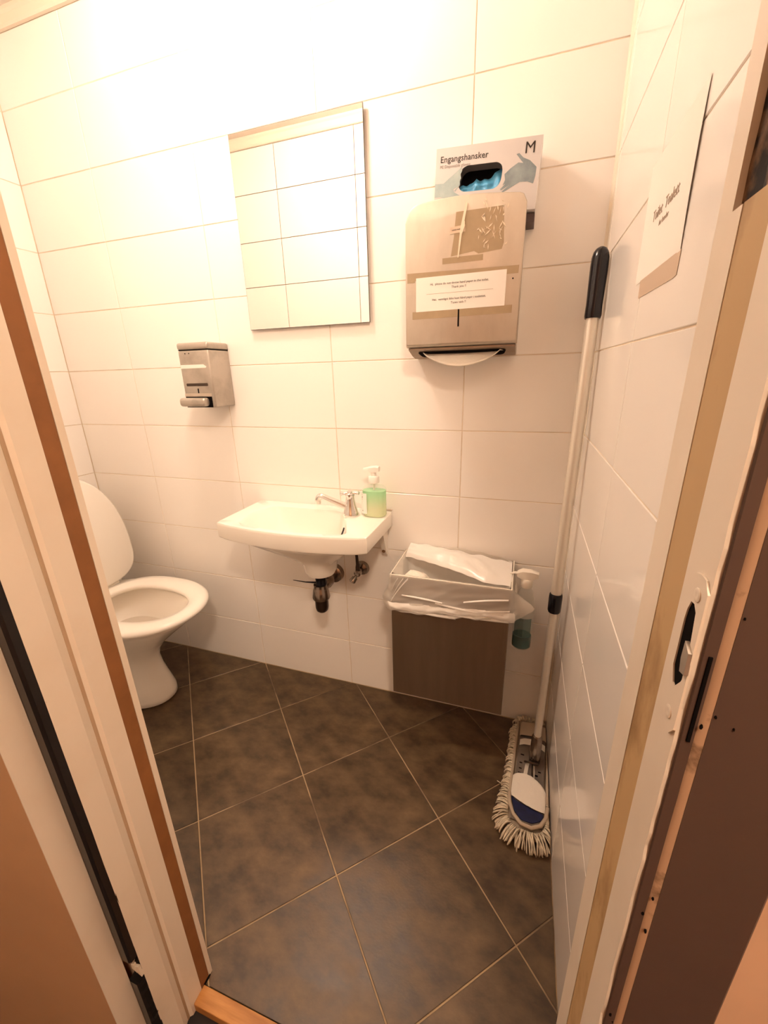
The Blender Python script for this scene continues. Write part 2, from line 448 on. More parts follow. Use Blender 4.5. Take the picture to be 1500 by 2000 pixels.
# exposed splintered wood above the broken strip
bm = B(); rings = []
n = 40
for k in range(n + 1):
    z = 1.2545 + (HD - 1.2545) * k / n
    e0 = .0006 * math.sin(k * 2.3); e1 = .004 * noise.noise((k * .7, 3, 1))
    e2 = .0022 * noise.noise((k * .9, 5, 8))
    rings.append([(JR + .0108, -.9008, z), (JR + .0035 + e2, -.9008, z), (JR + .0075 - e2, -.912 + e1, z), (JR + .0045 + e0 + e2, -.926 + e1, z), (JR + .0070 + e2, -.940 + e1, z), (JR + .0108, -.951 + e1, z)])
loft(bm, rings); obj('broken_wood', bm, M['raw_wood'], door, label='splintered bare wood where the strip is missing')
bm = B(); rings = []
n = 160
for k in range(n + 1):
    z = -.02 + (HD + .02) * k / n
    j = .0028 * max(0, noise.noise((k * .55, 9, 2))) + .0012 * random.random()
    rings.append([(JR + (.0042 if z < 1.2545 else .0112), -.9482, z), (JR, -.9482, z), (JR, -.9845 + j, z), (JR + (.0042 if z < 1.2545 else .0112), -.985 + j, z)])
loft(bm, rings); obj('rebate_facing', bm, M['jamb'], door, label='white facing with a chipped edge')
# strike plate with latch mouth
sp_poly = round_poly([(-.9625, .958), (-.9845, .958), (-.9845, 1.064), (-.9625, 1.064)], .009)
hole = [(-.9640, .998), (-.9705, .986), (-.9795, .998), (-.9790, 1.022), (-.976, 1.042), (-.969, 1.048), (-.9640, 1.036)]
c0 = (-.972, 1.012)
ro = ray_ring(sp_poly, c0, 48); ri = ray_ring(hole, c0, 48)
bm = B()
loft(bm, [[(JR - .0005, a, b) for a, b in ri], [(JR - .0014, a, b) for a, b in ri], [(JR - .0014, a, b) for a, b in ro], [(JR - .0001, a, b) for a, b in ro]], False, False)
sp = obj('strike_plate', bm, M['jamb'], door, label='painted over strike plate with a dark latch hole')
bm = B(); prism(bm, [(a, b) for a, b in ri], JR - .0005, JR - .00035, 'x'); obj('latch_hole', bm, M['void'], sp)
for zz in (.970, 1.052):
    bm = B(); lathe(bm, [(.0042, 0), (.0042, .0006), (.003, .0011), (.0012, .0006)], (JR - .0013, -.9735, zz), 14, (-1, 0, 0)); obj('screw', bm, M['jamb'], sp, smooth=True)
bm = B(); prism(bm, [(-.977, 1.024), (-.984, 1.020), (-.985, 1.006), (-.9785, 1.004), (-.9765, 1.012)], JR - .0034, JR - .0012, 'x'); obj('bent_tongue', bm, M['steel_old'], sp, label='bent steel tongue')
# dark architrave on the right
vstrip('dark_board', [(JR + .0022, -.9851), (JR + .0088, -.9851), (JR + .0088, -.9866), (JR + .0030, -.9862)], M['dark_architrave'], label='dark brown board between frame and architrave')  # thin dark brown cover over the front edge of the frame
bm = B(); n = 120; rings = []
for k in range(n + 1):
    z = -.02 + (HD + .02) * k / n
    j = .0006 * noise.noise((k * .4, 1, 7))
    rings.append([(JR + .0092 + j, -.972, z), (JR + .0090 + j, -.9858, z), (JR + .0104 + j, -.9874, z), (JR + .0135, -.9882, z), (JR + .0135, -.972, z)])
loft(bm, rings); obj('worn_lit_edge', bm, M['lit_edge'], door, smooth=True, label='worn edge of the dark architrave, painted pale as lit')
vstrip('architrave', [(JR + .0135, -.972), (JR + .0695, -.972), (JR + .0695, -.986), (JR + .067, -.9885), (JR + .0135, -.9885)], M['dark_architrave'], label='dark brown architrave with black chips')
bm = B(); box(bm, JR + .0052, JR + .0070, -.9874, -.985, .962, 1.022); obj('slot', bm, M['void'], door)
bm = B(); box(bm, JL - .016, JR + .016, -.975, -.865, HD, HD + .016); obj('head', bm, M['jamb'], door)
bm = B(); box(bm, .350, JR + .07, -.987, -.972, HD + .002, HD + .09); obj('architrave', bm, M['jamb'], door)
bm = B(); box(bm, JL, JR, -.918, -.8885, -.02, .004, .0015); obj('threshold', bm, M['threshold'], door, label='orange pine threshold')
bm = B(); box(bm, JL - .0005, JL + .0015, -.896, -.872, -.001, .0035); obj('floor_gap', bm, M['void'], door)

bm = B()
for k in range(18):
    x = JR + random.choice((.0040, .0075, .0135, .0145, .022)) + random.uniform(0, .004); z = random.uniform(.35, 1.25); r = random.uniform(.0005, .0013)
    yy = -.9860 if x < JR + .009 else -.9885
    prism(bm, [(x + r * math.cos(a) * random.uniform(.6, 1.1), z + 1.7 * r * math.sin(a)) for a in [i * PI / 3 for i in range(6)]], yy - .0008, yy, 'y')
obj('paint_chip', bm, M['void'], door, kind='stuff', label='black chips in the dark paint')

# ---------------------------------------------------------------- ceiling lamp (just above the frame)
lamp = thing('ceiling_lamp', 'round frosted ceiling lamp above the mirror wall', 'lamp', (.160, -.33, ZC))
bm = B(); lathe(bm, [(.07, 0), (.07, -.012), (.055, -.02)], (.160, -.33, ZC - .0005), 32); obj('base', bm, M['white_plastic'], lamp, smooth=True)
M['lamp_glass'] = mat('lit opal glass', (.9, .9, .88), .3, emit=LAMP_COLOR, estr=LAMP_STRENGTH)
bm = B(); bmesh.ops.create_uvsphere(bm, u_segments=24, v_segments=14, radius=.075, matrix=Matrix.Translation((.160, -.33, 2.145)) @ Matrix.Diagonal((1, 1, .9, 1))); obj('globe', bm, M['lamp_glass'], lamp, smooth=True)
hl = thing('hallway_fill_lamp', 'unseen fill lamp on the hallway ceiling behind the doorway', 'lamp', (1.25, -1.78, 2.4))  # unseen lamp, placed and strengthened as fill through the doorway
M['hall_fill_glass'] = mat('lit hallway fill glass', (.9, .9, .88), .3, emit=(1, .78, .58), estr=HALL_STRENGTH)
bm = B(); bmesh.ops.create_uvsphere(bm, u_segments=24, v_segments=14, radius=.12, matrix=Matrix.Translation((1.25, -1.78, 2.33)) @ Matrix.Diagonal((1, 1, .5, 1))); obj('globe', bm, M['hall_fill_glass'], hl, smooth=True)
bm = B(); lathe(bm, [(.07, 0), (.07, -.02)], (1.25, -1.78, 2.3995), 24); obj('base', bm, M['white_plastic'], hl, smooth=True)

# ---------------------------------------------------------------- mirror
mi = thing('mirror', 'frameless rectangular wall mirror above the washbasin', 'mirror', (.258, 0, 1.313))
bm = B(); box(bm, .058, .460, -.0125, -.0085, 1.314, 1.812); obj('glass_edge', bm, M['mirror_edge'], mi)
bm = B(); box(bm, .0588, .4592, -.0130, -.0124, 1.3148, 1.8112); obj('glass', bm, M['mirror'], mi)
bm = B(); box(bm, .10, .42, -.0088, -.0002, 1.36, 1.77); obj('backing', bm, M['mirror_edge'], mi)

# ---------------------------------------------------------------- washbasin
wb = thing('washbasin', 'white ceramic wall-hung washbasin with tap on its right ledge', 'sink', (.26, 0, .745))
OUT = [(.009, -.0015), (.009, -.247)] + [(.009 + .506 * t, -.247 - .034 * math.sin(PI * t) ** .8) for t in [i / 14 for i in range(1, 14)]] + [(.515, -.247), (.515, -.0015)]
OUT = [OUT[0]] + OUT[1:]
OUT = round_poly(OUT, .006, 2)
BOWL = round_poly([(.090, -.050), (.062, -.130), (.082, -.238), (.20, -.258), (.33, -.260), (.452, -.238), (.405, -.130), (.350, -.045)], .03, 5)
cc = (.245, -.150); NR = 112
o_r = ray_ring(OUT, cc, NR); b_r = ray_ring(BOWL, cc, NR)
def lp(r, q, t): return [(a[0] + (c[0] - a[0]) * t, a[1] + (c[1] - a[1]) * t) for a, c in zip(r, q)]
def sc(r, s, c=cc): return [(c[0] + (a[0] - c[0]) * s, c[1] + (a[1] - c[1]) * s) for a in r]
dr = (.306, -.140)
def circ(rad, c=dr): return [(c[0] + rad * math.cos(2 * PI * k / NR), c[1] + rad * math.sin(2 * PI * k / NR)) for k in range(NR)]
def Z(r, z): return [(a[0], a[1], z) for a in r]
rings = [Z(circ(.028), .556), Z(circ(.046), .560), Z(circ(.054), .575), Z(circ(.058), .605), Z(lp(circ(.062), b_r, .30), .632), Z(lp(circ(.062), b_r, .62), .652), Z(lp(circ(.062), b_r, .88), .672), Z(lp(b_r, o_r, .25), .686),
         Z(lp(b_r, o_r, .9), .693), Z(sc(o_r, .99), .6955), Z(o_r, .699), Z(o_r, .738), Z(sc(o_r, .996), .7435), Z(sc(o_r, .986), .7455), Z(lp(b_r, o_r, .10), .7455), Z(sc(b_r, 1.0), .7435), Z(sc(b_r, .975), .737),
         Z(lp(b_r, circ(.05), .22), .690), Z(lp(b_r, circ(.05), .38), .655), Z(lp(b_r, circ(.04), .62), .633), Z(lp(b_r, circ(.03), .9), .622), Z(circ(.024), .618)]
rings = [[(x, min(y, -.0012), z) for x, y, z in r] for r in rings]
bm = B(); loft(bm, rings); basin = obj('basin', bm, M['ceramic'], wb, smooth=True)
bm = B(); lathe(bm, [(.026, 0), (.026, .003), (.018, .003), (.014, 0)], (*dr, .6185), 24); obj('drain', bm, M['chrome'], basin, smooth=True)
bm = B()
sl = Vector((.4065, -.172, .715)); tube(bm, bez(sl + Vector((-.006, .028, .010)), sl + Vector((-.001, .01, .006)), sl + Vector((.001, -.008, .002)), sl + Vector((.003, -.024, -.004))), .0028, 8)
obj('overflow_slot', bm, M['black'], basin, label='dark overflow slot')
# tap
fx, fy, fz = .398, -.080, .745
bm = B(); lathe(bm, [(.026, 0), (.027, .004), (.024, .012), (.019, .030), (.0165, .040), (.0165, .044), (.015, .048), (.014, .062), (.0155, .068), (.013, .073), (.006, .076)], (fx, fy, fz), 28)
tap = obj('tap', bm, M['chrome'], wb, smooth=True, label='chrome pillar tap')
bm = B()
d = Vector((-.098, -.012, 0))
P0 = Vector((fx, fy, fz + .024))
pts = bez(P0, P0 + d * .35 + Vector((0, 0, .012)), P0 + d * .7 + Vector((0, 0, .026)), P0 + d * .92 + Vector((0, 0, .036)), 8) + bez(P0 + d * .95 + Vector((0, 0, .037)), P0 + d * 1.05 + Vector((0, 0, .038)), P0 + d * 1.10 + Vector((0, 0, .028)), P0 + d * 1.09 + Vector((0, 0, .012)), 6)
tube(bm, pts, [.0125 - .0025 * min(1, i / 8) for i in range(len(pts))], 16); obj('spout', bm, M['chrome'], tap, smooth=True)
bm = B()
for a in (20, 110, 200, 290):
    a = math.radians(a); v = Vector((math.cos(a), math.sin(a), 0)); p = Vector((fx, fy, fz + .074))
    tube(bm, [p, p + v * .014, p + v * .022, p + v * .028, p + v * .031], [.0055, .004, .0052, .007, .0035], 10)
lathe(bm, [(.009, -.006), (.010, 0), (.008, .007), (.003, .010)], (fx, fy, fz + .074), 18)
obj('cross_handle', bm, M['chrome'], tap, smooth=True)
# trap
tx, ty = .300, -.140
bm = B(); lathe(bm, [(.040, .566), (.030, .553), (.020, .545), (.0175, .527), (.019, .522), (.019, .515), (.017, .512)], (tx + .004, ty, 0), 28)
trap = obj('drain_trap', bm, M['black'], wb, smooth=True, label='black and chrome bottle trap')
bm = B(); lathe(bm, [(.0225, .514), (.0225, .504), (.024, .500), (.026, .494), (.030, .468), (.028, .462), (.0225, .461)], (tx, ty, 0), 28); obj('slip_nut', bm, M['dull_chrome'], trap, smooth=True)
bm = B(); lathe(bm, [(.0225, .464), (.0225, .430), (.020, .418), (.013, .411), (.004, .409)], (tx, ty, 0), 28); obj('cup', bm, M['dark_metal'], trap, smooth=True)
bm = B(); tube(bm, [(tx + .004, ty + .012, .497), (tx + .002, -.09, .495), (.291, -.05, .491), (.289, -.008, .489)], [.0165, .0165, .0165, .0165], 20); obj('waste_pipe', bm, M['dull_chrome'], trap, smooth=True)
bm = B(); lathe(bm, [(.0215, .0), (.0225, .006), (.0225, .022), (.0185, .026)], (.294, -.066, .4925), 24, (0, -1, 0)); obj('pipe_nut', bm, M['dull_chrome'], trap, smooth=True)
bm = B(); lathe(bm, [(.036, 0), (.036, .004), (.033, .018), (.022, .026), (.018, .026)], (.288, -.0006, .489), 32, (0, -1, 0)); obj('wall_flange', bm, M['dull_chrome'], trap, smooth=True)
bm = B(); tube(bm, [(tx - .008, ty, .519), (tx - .05, ty - .008, .519), (tx - .095, ty - .012, .522)], [.004, .0022, .0012], 8); obj('lever', bm, M['black'], trap, smooth=True)
for x0 in (.487, .037):
    bm = B(); prism(bm, [(-.0012, .700), (-.060, .700), (-.030, .625), (-.014, .590), (-.0012, .588)], x0 - .008, x0 + .008, 'x')
    br = obj('bracket', bm, M['ceramic'], wb)
    bm = B(); lathe(bm, [(.006, 0), (.006, .003)], (x0 - .001, -.0225, .606), 14, (0, -.9, -.45)); obj('bracket_bolt', bm, M['raw_wood'], br)
bm = B(); box(bm, .485, .513, -.012, -.0012, .7455, .7500, .002); obj('sealant', bm, M['ink_faint'], wb)

# angle valve under the basin
av = thing('angle_valve', 'small tarnished chrome angle valve on the wall under the washbasin', 'valve', (.397, 0, .522))
bm = B(); lathe(bm, [(.026, 0), (.026, .004), (.022, .013), (.010, .018), (.009, .034), (.012, .036), (.012, .052), (.008, .056)], (.397, -.0006, .522), 28, (0, -1, 0)); obj('body', bm, M['dull_chrome'], av, smooth=True)
bm = B(); lathe(bm, [(.006, 0), (.006, .012), (.010, .014), (.0115, .03), (.009, .034)], (.395, -.046, .517), 20, (-.35, -.72, -.6)); obj('knob', bm, M['dull_chrome'], av, smooth=True)
bm = B(); tube(bm, [(.397, -.044, .522), (.397, -.044, .552), (.396, -.046, .585), (.395, -.055, .640)], [.0095, .006, .005, .005], 14); obj('riser', bm, M['dark_metal'], av, smooth=True)

# soap pump bottle on the basin ledge
px, py, pz = .474, -.062, .7460
sb = thing('pump_bottle', 'clear pump bottle of green soap standing on the washbasin ledge', 'soap bottle', (px, py, pz))
hw, hd, ht = .0385, .026, .098
def oval(rx, ry, z, n=36, p=.8):
    out = []
    for k in range(n):
        a = 2 * PI * k / n; c, s = math.cos(a), math.sin(a)
        out.append((px + rx * math.copysign(abs(c) ** p, c), py + ry * math.copysign(abs(s) ** p, s), pz + z))
    return out
bm = B(); loft(bm, [oval(hw * .9, hd * .9, 0), oval(hw, hd, .005), oval(hw, hd, .086), oval(hw * .96, hd * .94, .093), oval(hw * .80, hd * .8, .098), oval(.010, .010, .100), oval(.0095, .0095, .113)], True, False)
obj('bottle', bm, M['clear'], sb, smooth=True)
bm = B(); loft(bm, [oval(hw * .86, hd * .86, .002), oval(hw - .0015, hd - .0015, .006), oval(hw - .0015, hd - .0015, .084), oval(hw * .9, hd * .88, .0845)])
obj('soap', bm, M['green_soap'], sb, smooth=True, label='green liquid, paler below')
bm = B(); box(bm, px - hw - .0008, px - hw + .010, py - hd * .75, py - hd * .74 + .0006, pz + .012, pz + .078)
q = [(px - hw * 1.03, py - .012), (px - hw * .95, py - .0205), (px - hw * .74, py - hd * .97), (px - hw * .42, py - hd - .0015)]
bm.free(); bm = B(); loft(bm, [[(a, b - .0006, z) for a, b in q] for z in (pz + .012, pz + .078)], False, False, False); obj('sticker', bm, M['paper'], sb, label='white label')
bm = B()
for dz, r in ((.066, .0016), (.060, .001), (.022, .0014), (.0725, .0008)):
    lathe(bm, [(r, 0), (r, .0005)], (px - hw * .80, py - hd * .93 - .0012, pz + dz), 10, (-.5, -.85, 0))
obj('sticker_print', bm, M['ink'], sb, kind='stuff')
bm = B(); lathe(bm, [(.0165, .108), (.017, .110), (.017, .126), (.015, .129), (.009, .130), (.008, .142)], (px, py, pz), 24); obj('collar', bm, M['white_plastic'], sb, smooth=True)
bm = B(); loft(bm, [[(px + dx, py + s * wd, pz + z) for s, z in ((-1, z0), (-1, z1), (-.5, z1 + .003), (.5, z1 + .003), (1, z1), (1, z0))] for dx, wd, z0, z1 in ((-.034, .003, .146, .149), (-.018, .006, .146, .153), (-.008, .011, .142, .156), (.008, .012, .142, .158), (.018, .009, .144, .156))]); obj('pump_head', bm, M['white_plastic'], sb, smooth=True)
bm = B(); lathe(bm, [(.0035, .02), (.0035, .11)], (px, py, pz), 10); obj('dip_tube', bm, M['soft_plastic'], sb)

# ---------------------------------------------------------------- steel soap dispenser on the wall
sd = thing('soap_dispenser', 'scratched steel soap dispenser on the wall left of the mirror', 'dispenser', (-.105, 0, 1.08))
X0, X1 = -.165, -.046
bm = B(); box(bm, X0, X1, -.100, -.0008, 1.083, 1.259, .006, 3); body = obj('body', bm, M['steel_old'], sd, smooth=True)
bm = B(); box(bm, X0 - .0012, X1 + .0012, -.1015, -.0008, 1.2600, 1.281, .007, 3); obj('lid', bm, M['steel_old'], sd, smooth=True)
bm = B(); box(bm, X0 + .002, X1 - .002, -.098, -.002, 1.2585, 1.2605); obj('lid_joint', bm, M['void'], sd)
bm = B(); box(bm, X0 - .003, X1 - .020, -.128, -.099, 1.0875, 1.1145, .009, 4); obj('push_lever', bm, M['steel_old'], sd, smooth=True)
bm = B(); box(bm, X0 + .004, X1 - .011, -.1012, -.0998, 1.0835, 1.1175, .0005); obj('lever_recess', bm, M['void'], sd)
bm = B(); box(bm, X0 + .002, X1 - .010, -.1008, -.0995, 1.1175, 1.1275, .0006); obj('lower_ledge', bm, M['steel'], sd)
bm = B(); prism(bm, round_poly([(-.150, 1.150), (-.065, 1.150), (-.065, 1.159), (-.150, 1.159)], .003), -.1006, -.0990, 'y'); obj('level_window', bm, M['dark_metal'], sd, label='dark level window')
bm = B(); prism(bm, round_poly([(-.1085, 1.128), (-.1045, 1.128), (-.1045, 1.143), (-.1085, 1.143)], .0018), -.1007, -.0990, 'y'); obj('key_slot', bm, M['void'], sd)
bm = B(); prism(bm, [(-.161, 1.2045), (-.064, 1.205), (-.061, 1.2085), (-.072, 1.2155), (-.160, 1.2155)], -.1006, -.0990, 'y'); obj('tape_label', bm, M['paper'], sd, label='strip of white tape')
bm = B()
for x in (-.136, -.121): lathe(bm, [(.0018, 0), (.0018, .0008)], (x, -.0998, 1.249), 10, (0, -1, 0))
obj('rivet_hole', bm, M['void'], sd)

# ---------------------------------------------------------------- paper towel dispenser
pd = thing('paper_towel_dispenser', 'large steel paper towel dispenser patched with brown tape', 'dispenser', (.733, 0, 1.21))
FY = -.112
def pd_outline(dx=0, ztop=0, zb=0):
    top = []
    for k in range(0, 21):
        t = k / 20; x = .594 + .276 * t
        z = 1.528 + .026 * math.sin(PI * (.12 + .80 * t)) - .004 * t
        top.append((x, z + ztop))
    pl = [(.870, 1.238 + zb)] + [(p[0], p[1]) for p in reversed(top)] + [(.594, 1.238 + zb)]
    return pl
base_poly = pd_outline()
# round the two top corners by clipping them with arcs
def pd_ring(y, sh=0, dz=0, zb=1.238):
    out = []
    for k in range(0, 37):
        t = k / 36; x = .594 + sh + (.276 - 2 * sh) * t
        z = 1.545 + .010 * math.sin(PI * t) - sh - dz - .006 * t
        r = .030
        e = min(x - (.594 + sh), (.870 - sh) - x)
        rr = .034 if t < .5 else .016
        if e < rr: z -= rr - math.sqrt(max(0, rr * rr - (rr - e) ** 2))
        out.append((x, y, z))
    return [(.594 + sh, y, zb)] + out + [(.870 - sh, y, zb)]
bm = B()
loft(bm, [pd_ring(FY, .004, 0, 1.243), pd_ring(FY + .0012, .0012, 0, 1.240), pd_ring(FY + .004, 0, 0, 1.2375), pd_ring(FY + .014, 0, 0, 1.2345), pd_ring(FY + .0142, .003, .034, 1.2345), pd_ring(-.0006, .003, .036, 1.212)])
obj('cover', bm, M['steel'], pd, smooth=True)
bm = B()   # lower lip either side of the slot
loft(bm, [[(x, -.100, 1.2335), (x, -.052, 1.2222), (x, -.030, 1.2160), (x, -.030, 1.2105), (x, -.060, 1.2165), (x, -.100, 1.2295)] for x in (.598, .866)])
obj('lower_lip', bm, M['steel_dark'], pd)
bm = B(); prism(bm, round_poly([(.618, -.088), (.846, -.088), (.838, -.052), (.626, -.052)], .012), 0, .0004); 
for v in bm.verts: v.co.z += 1.2335 - .0042 + (v.co.y + .1) * -.33 - .0012
obj('paper_slot', bm, M['void'], pd)
def patch(name, pts, m, t=.0004, y=FY, parent=pd, label=None):
    bm = B(); prism(bm, pts, y - t, y + .0002, 'y'); return obj(name, bm, m, parent, label=label)
rp = lambda x0, x1, z0, z1, j=0: [(x0, z0), (x1, z0 + j), (x1, z1 + j), (x0, z1)]
patch('tape_patch', [(.706, 1.432), (.760, 1.438), (.770, 1.432), (.822, 1.436), (.826, 1.448), (.822, 1.520), (.716, 1.520), (.712, 1.47)], M['tape'], label='brown tape patch')
patch('tape_strip', rp(.686, .781, 1.4175, 1.4300), M['tape'], .0003, label='short strip of brown tape')
patch('tape_crease', [(.722, 1.428), (.7245, 1.428), (.731, 1.478), (.742, 1.533), (.738, 1.538), (.7265, 1.486)], M['tape_white'], .0022, label='peeling tape crease')
patch('tape_crease', [(.7255, 1.478), (.7305, 1.474), (.737, 1.490), (.7365, 1.500), (.7295, 1.496)], M['tape_white'], .0030)
bm = B()
for k in range(46):
    cx = .797 + .026 * math.sin(k * 1.7) + random.uniform(-.008, .012); cz = random.uniform(1.44, 1.535); L_ = random.uniform(.003, .010); a = random.uniform(.6, 2.6); wd = random.uniform(.0006, .0016)
    v = Vector((math.cos(a), math.sin(a))) * L_; nn = Vector((-v.y, v.x)).normalized() * wd
    prism(bm, [(cx - v.x, cz - v.y), (cx + nn.x, cz + nn.y), (cx + v.x, cz + v.y), (cx - nn.x, cz - nn.y)], FY - .0012, FY, 'y')
obj('tape_flakes', bm, M['tape_white'], pd, kind='stuff', label='white flakes of peeled tape')
patch('sticker', rp(.703, .738, 1.4775, 1.491, .002), M['tape_light'], .0007, label='small pale sticker')
text('sticker_lettering', 'HAND PAPER', .0036, M['ink'], pd, frame((.718, FY - .0009, 1.4838), (1, 0, .05), (0, 0, 1), (0, -1, 0)))
patch('lock_slot', rp(.7262, .7300, 1.279, 1.322), M['void'], .0006, label='dark vertical key slot')
bm = B(); lathe(bm, [(.0018, 0), (.0018, .0006)], (.851, FY + .0001, 1.374), 10, (0, -1, 0)); obj('rivet', bm, M['void'], pd)
bm = B(); box(bm, .868, .8870, -.058, -.0006, 1.496, 1.5145, .001); obj('mounting_tab', bm, M['tab'], pd, label='dark mounting tab')

# notice taped to the dispenser
no = thing('taped_notice', 'white printed notice taped across the front of the steel paper towel dispenser', 'notice', (.729, FY, 1.318))
patch('tape_strip', [(.599, 1.388), (.862, 1.384), (.863, 1.400), (.599, 1.405)], M['tape'], .0005, parent=no, label='upper brown tape')
patch('tape_strip', [(.612, 1.301), (.853, 1.302), (.853, 1.319), (.612, 1.318)], M['tape'], .0005, parent=no, label='lower brown tape')
patch('tape_strip', [(.599, 1.384), (.618, 1.384), (.618, 1.395), (.599, 1.398)], M['tape'], .0006, parent=no)
patch('sheet', [(.6215, 1.3175), (.8355, 1.3185), (.8365, 1.394), (.6215, 1.393)], M['paper'], .0009, parent=no)
NF = lambda x, z: frame((x, FY - .00105, z), (1, 0, 0), (0, 0, 1), (0, -1, 0))
for s, z in (('Hi,  please do not throw hand paper in the toilet.', 1.3745), ('Thank you !!', 1.3655), ('Hei,  vennligst ikke kast hånd papir i toalettet.', 1.3405), ('Tusen takk !!', 1.3315)):
    text('lettering', s, .0070, M['ink'], no, NF(.727, z))
patch('rule_line', rp(.648, .808, 1.3555, 1.3562), M['ink_faint'], .0011, parent=no)

# paper towel hanging out of the slot
bm = B(); rings = []
for k in range(25):
    t = k / 24; x = .637 + .190 * t; c = math.sin(PI * t) ** .75
    zt = 1.2245; zb = 1.2215 - .0355 * c
    rings.append([(x, -.066, zt), (x, -.070 - .006 * c, zt - .35 * (zt - zb)), (x + .004 * (t - .5), -.078 - .010 * c, zb + .10 * (zt - zb)), (x + .006 * (t - .5), -.086 - .008 * c, zb), (x + .006 * (t - .5), -.088 - .008 * c, zb + .0025),
                  (x, -.079 - .009 * c, zb + .18 * (zt - zb)), (x, -.072 - .005 * c, zt - .3 * (zt - zb)), (x, -.0665, zt + .0006)])
rings.append([(.853, -.068 - .0003 * i, 1.2215 + .0002 * (i % 3)) for i in range(8)])
loft(bm, rings)
pt = obj('paper_towel', bm, M['towel'], None, smooth='all'); pt['label'] = 'white folded paper towel hanging from the slot under the dispenser'; pt['category'] = 'paper towel'

# ---------------------------------------------------------------- box of gloves standing on the dispenser
GBM = Matrix.Translation((.771, -.0420, 1.5210)) @ Matrix.Rotation(math.radians(2.6), 4, 'Y')
gb = thing('glove_box', 'pale grey box of blue disposable gloves standing on the paper towel dispenser', 'box', (.771, -.045, 1.5165))
GW, GH, GT = .232, .134, .066
def gobj(name, bm, m, parent=gb, **k):
    bmesh.ops.transform(bm, matrix=GBM, verts=bm.verts[:]); return obj(name, bm, m, parent, **k)
rect = [(-GW / 2, 0), (GW / 2, 0), (GW / 2, GH), (-GW / 2, GH)]
oc = (-.012, .070)
open_poly = round_poly([(oc[0] - .050, oc[1] - .024), (oc[0] + .046, oc[1] - .024), (oc[0] + .050, oc[1] + .026), (oc[0] - .046, oc[1] + .026)], .021, 7)
ro = ray_ring(rect, oc, 96); ri = ray_ring(open_poly, oc, 96)
yf = -GT / 2
bm = B()
# snap the rays nearest to the corners
for cpt in rect:
    k = min(range(96), key=lambda i: (ro[i][0] - cpt[0]) ** 2 + (ro[i][1] - cpt[1]) ** 2); ro[k] = cpt
loft(bm, [[(a, yf + .0012, b) for a, b in ri], [(a, yf, b) for a, b in ri], [(a, yf, b) for a, b in ro], [(a, GT / 2, b) for a, b in ro]], False, True)
gobj('carton', bm, M['carton'])
bm = B(); prism(bm, [(oc[0] + (a - oc[0]) * 1.02, oc[1] + (b - oc[1]) * 1.02) for a, b in ri], yf + .034, yf + .036, 'y'); gobj('opening', bm, M['void'], label='dark opening')
bm = B()   # crumpled glove filling the lower part of the opening
nu, nv = 26, 12
vs = []
for i in range(nu + 1):
    t = i / nu; x = oc[0] - .049 + .098 * t
    top = oc[1] - .006 + .030 * t ** 1.3 + .007 * math.sin(t * 7) * (t > .35) + .004 * noise.noise((t * 9, 0, 0))
    top = min(top, oc[1] + .022)
    col = []
    for j in range(nv + 1):
        s = j / nv
        z = oc[1] - .0235 + (top - oc[1] + .0235) * s
        y = yf + .004 + .018 * s ** 2 + .006 * noise.noise((t * 8, s * 3, 2)) + .004 * abs(math.sin(t * 13 + s * 2))
        col.append(bm.verts.new((x, max(y, yf + .0013), z)))
    vs.append(col)
for i in range(nu):
    for j in range(nv): bm.faces.new((vs[i][j], vs[i + 1][j], vs[i + 1][j + 1], vs[i][j + 1]))
gobj('glove', bm, M['glove'], smooth='all', label='blue glove')
def gp(name, pts, m, t=.0003, label=None):
    bm = B(); prism(bm, [(-GW / 2 + u * GW, GH * (1 - v)) for u, v in pts], yf - t, yf + .0001, 'y'); return gobj(name, bm, m, label=label)
gp('printed_hand', [(0, .50), (.085, .505), (.14, .44), (.20, .37), (.258, .30), (.268, .31), (.25, .35), (.27, .34), (.252, .40), (.262, .45), (.25, .50), (.255, .545), (.21, .64), (.20, .625), (.235, .57), (.19, .60), (.20, .645), (.29, .735), (.23, .755), (.12, .735), (.06, .70), (0, .70)], M['carton_print'], label='printed pale hand on the left')
gp('printed_hand', [(.775, .215), (.80, .205), (.84, .27), (.905, .32), (.97, .42), (.968, .54), (.955, .64), (.90, .605), (.83, .60), (.76, .655), (.68, .725), (.668, .71), (.74, .62), (.66, .69), (.65, .675), (.70, .60), (.672, .62), (.69, .55), (.68, .47), (.73, .40), (.80, .33), (.845, .345), (.82, .30)], M['carton_print_dark'], label='printed grey hand on the right')
GF = lambda u, v: GBM @ frame((-GW / 2 + u * GW, yf - .0004, GH * (1 - v)), (1, 0, 0), (0, 0, 1), (0, -1, 0))
text('lettering', 'Engangshansker', .0172, M['ink'], gb, GF(.042, .205), 'LEFT')
text('lettering', 'PE Disposable gloves', .0082, M['ink_grey'], gb, GF(.042, .285), 'LEFT')
text('lettering', 'M', .030, M['ink'], gb, GF(.895, .22), 'CENTER', ext=.0003)
gp('printed_logo', [(.705, .855), (.735, .855), (.735, .82), (.705, .82)], M['carton_blue'])
gp('printed_logo', [(.742, .865), (.752, .865), (.765, .84), (.765, .865), (.775, .865), (.775, .81), (.767, .81)], M['carton_blue'])
gp('printed_logo', [(.80, .868), (.90, .868), (.90, .845), (.85, .85), (.80, .862)], M['carton_blue'])
bm = B(); box(bm, GW / 2 - .0002, GW / 2 + .0006, -GT / 2, GT / 2 - .018, .012, .055); gobj('carton_flap', bm, M['paper'])

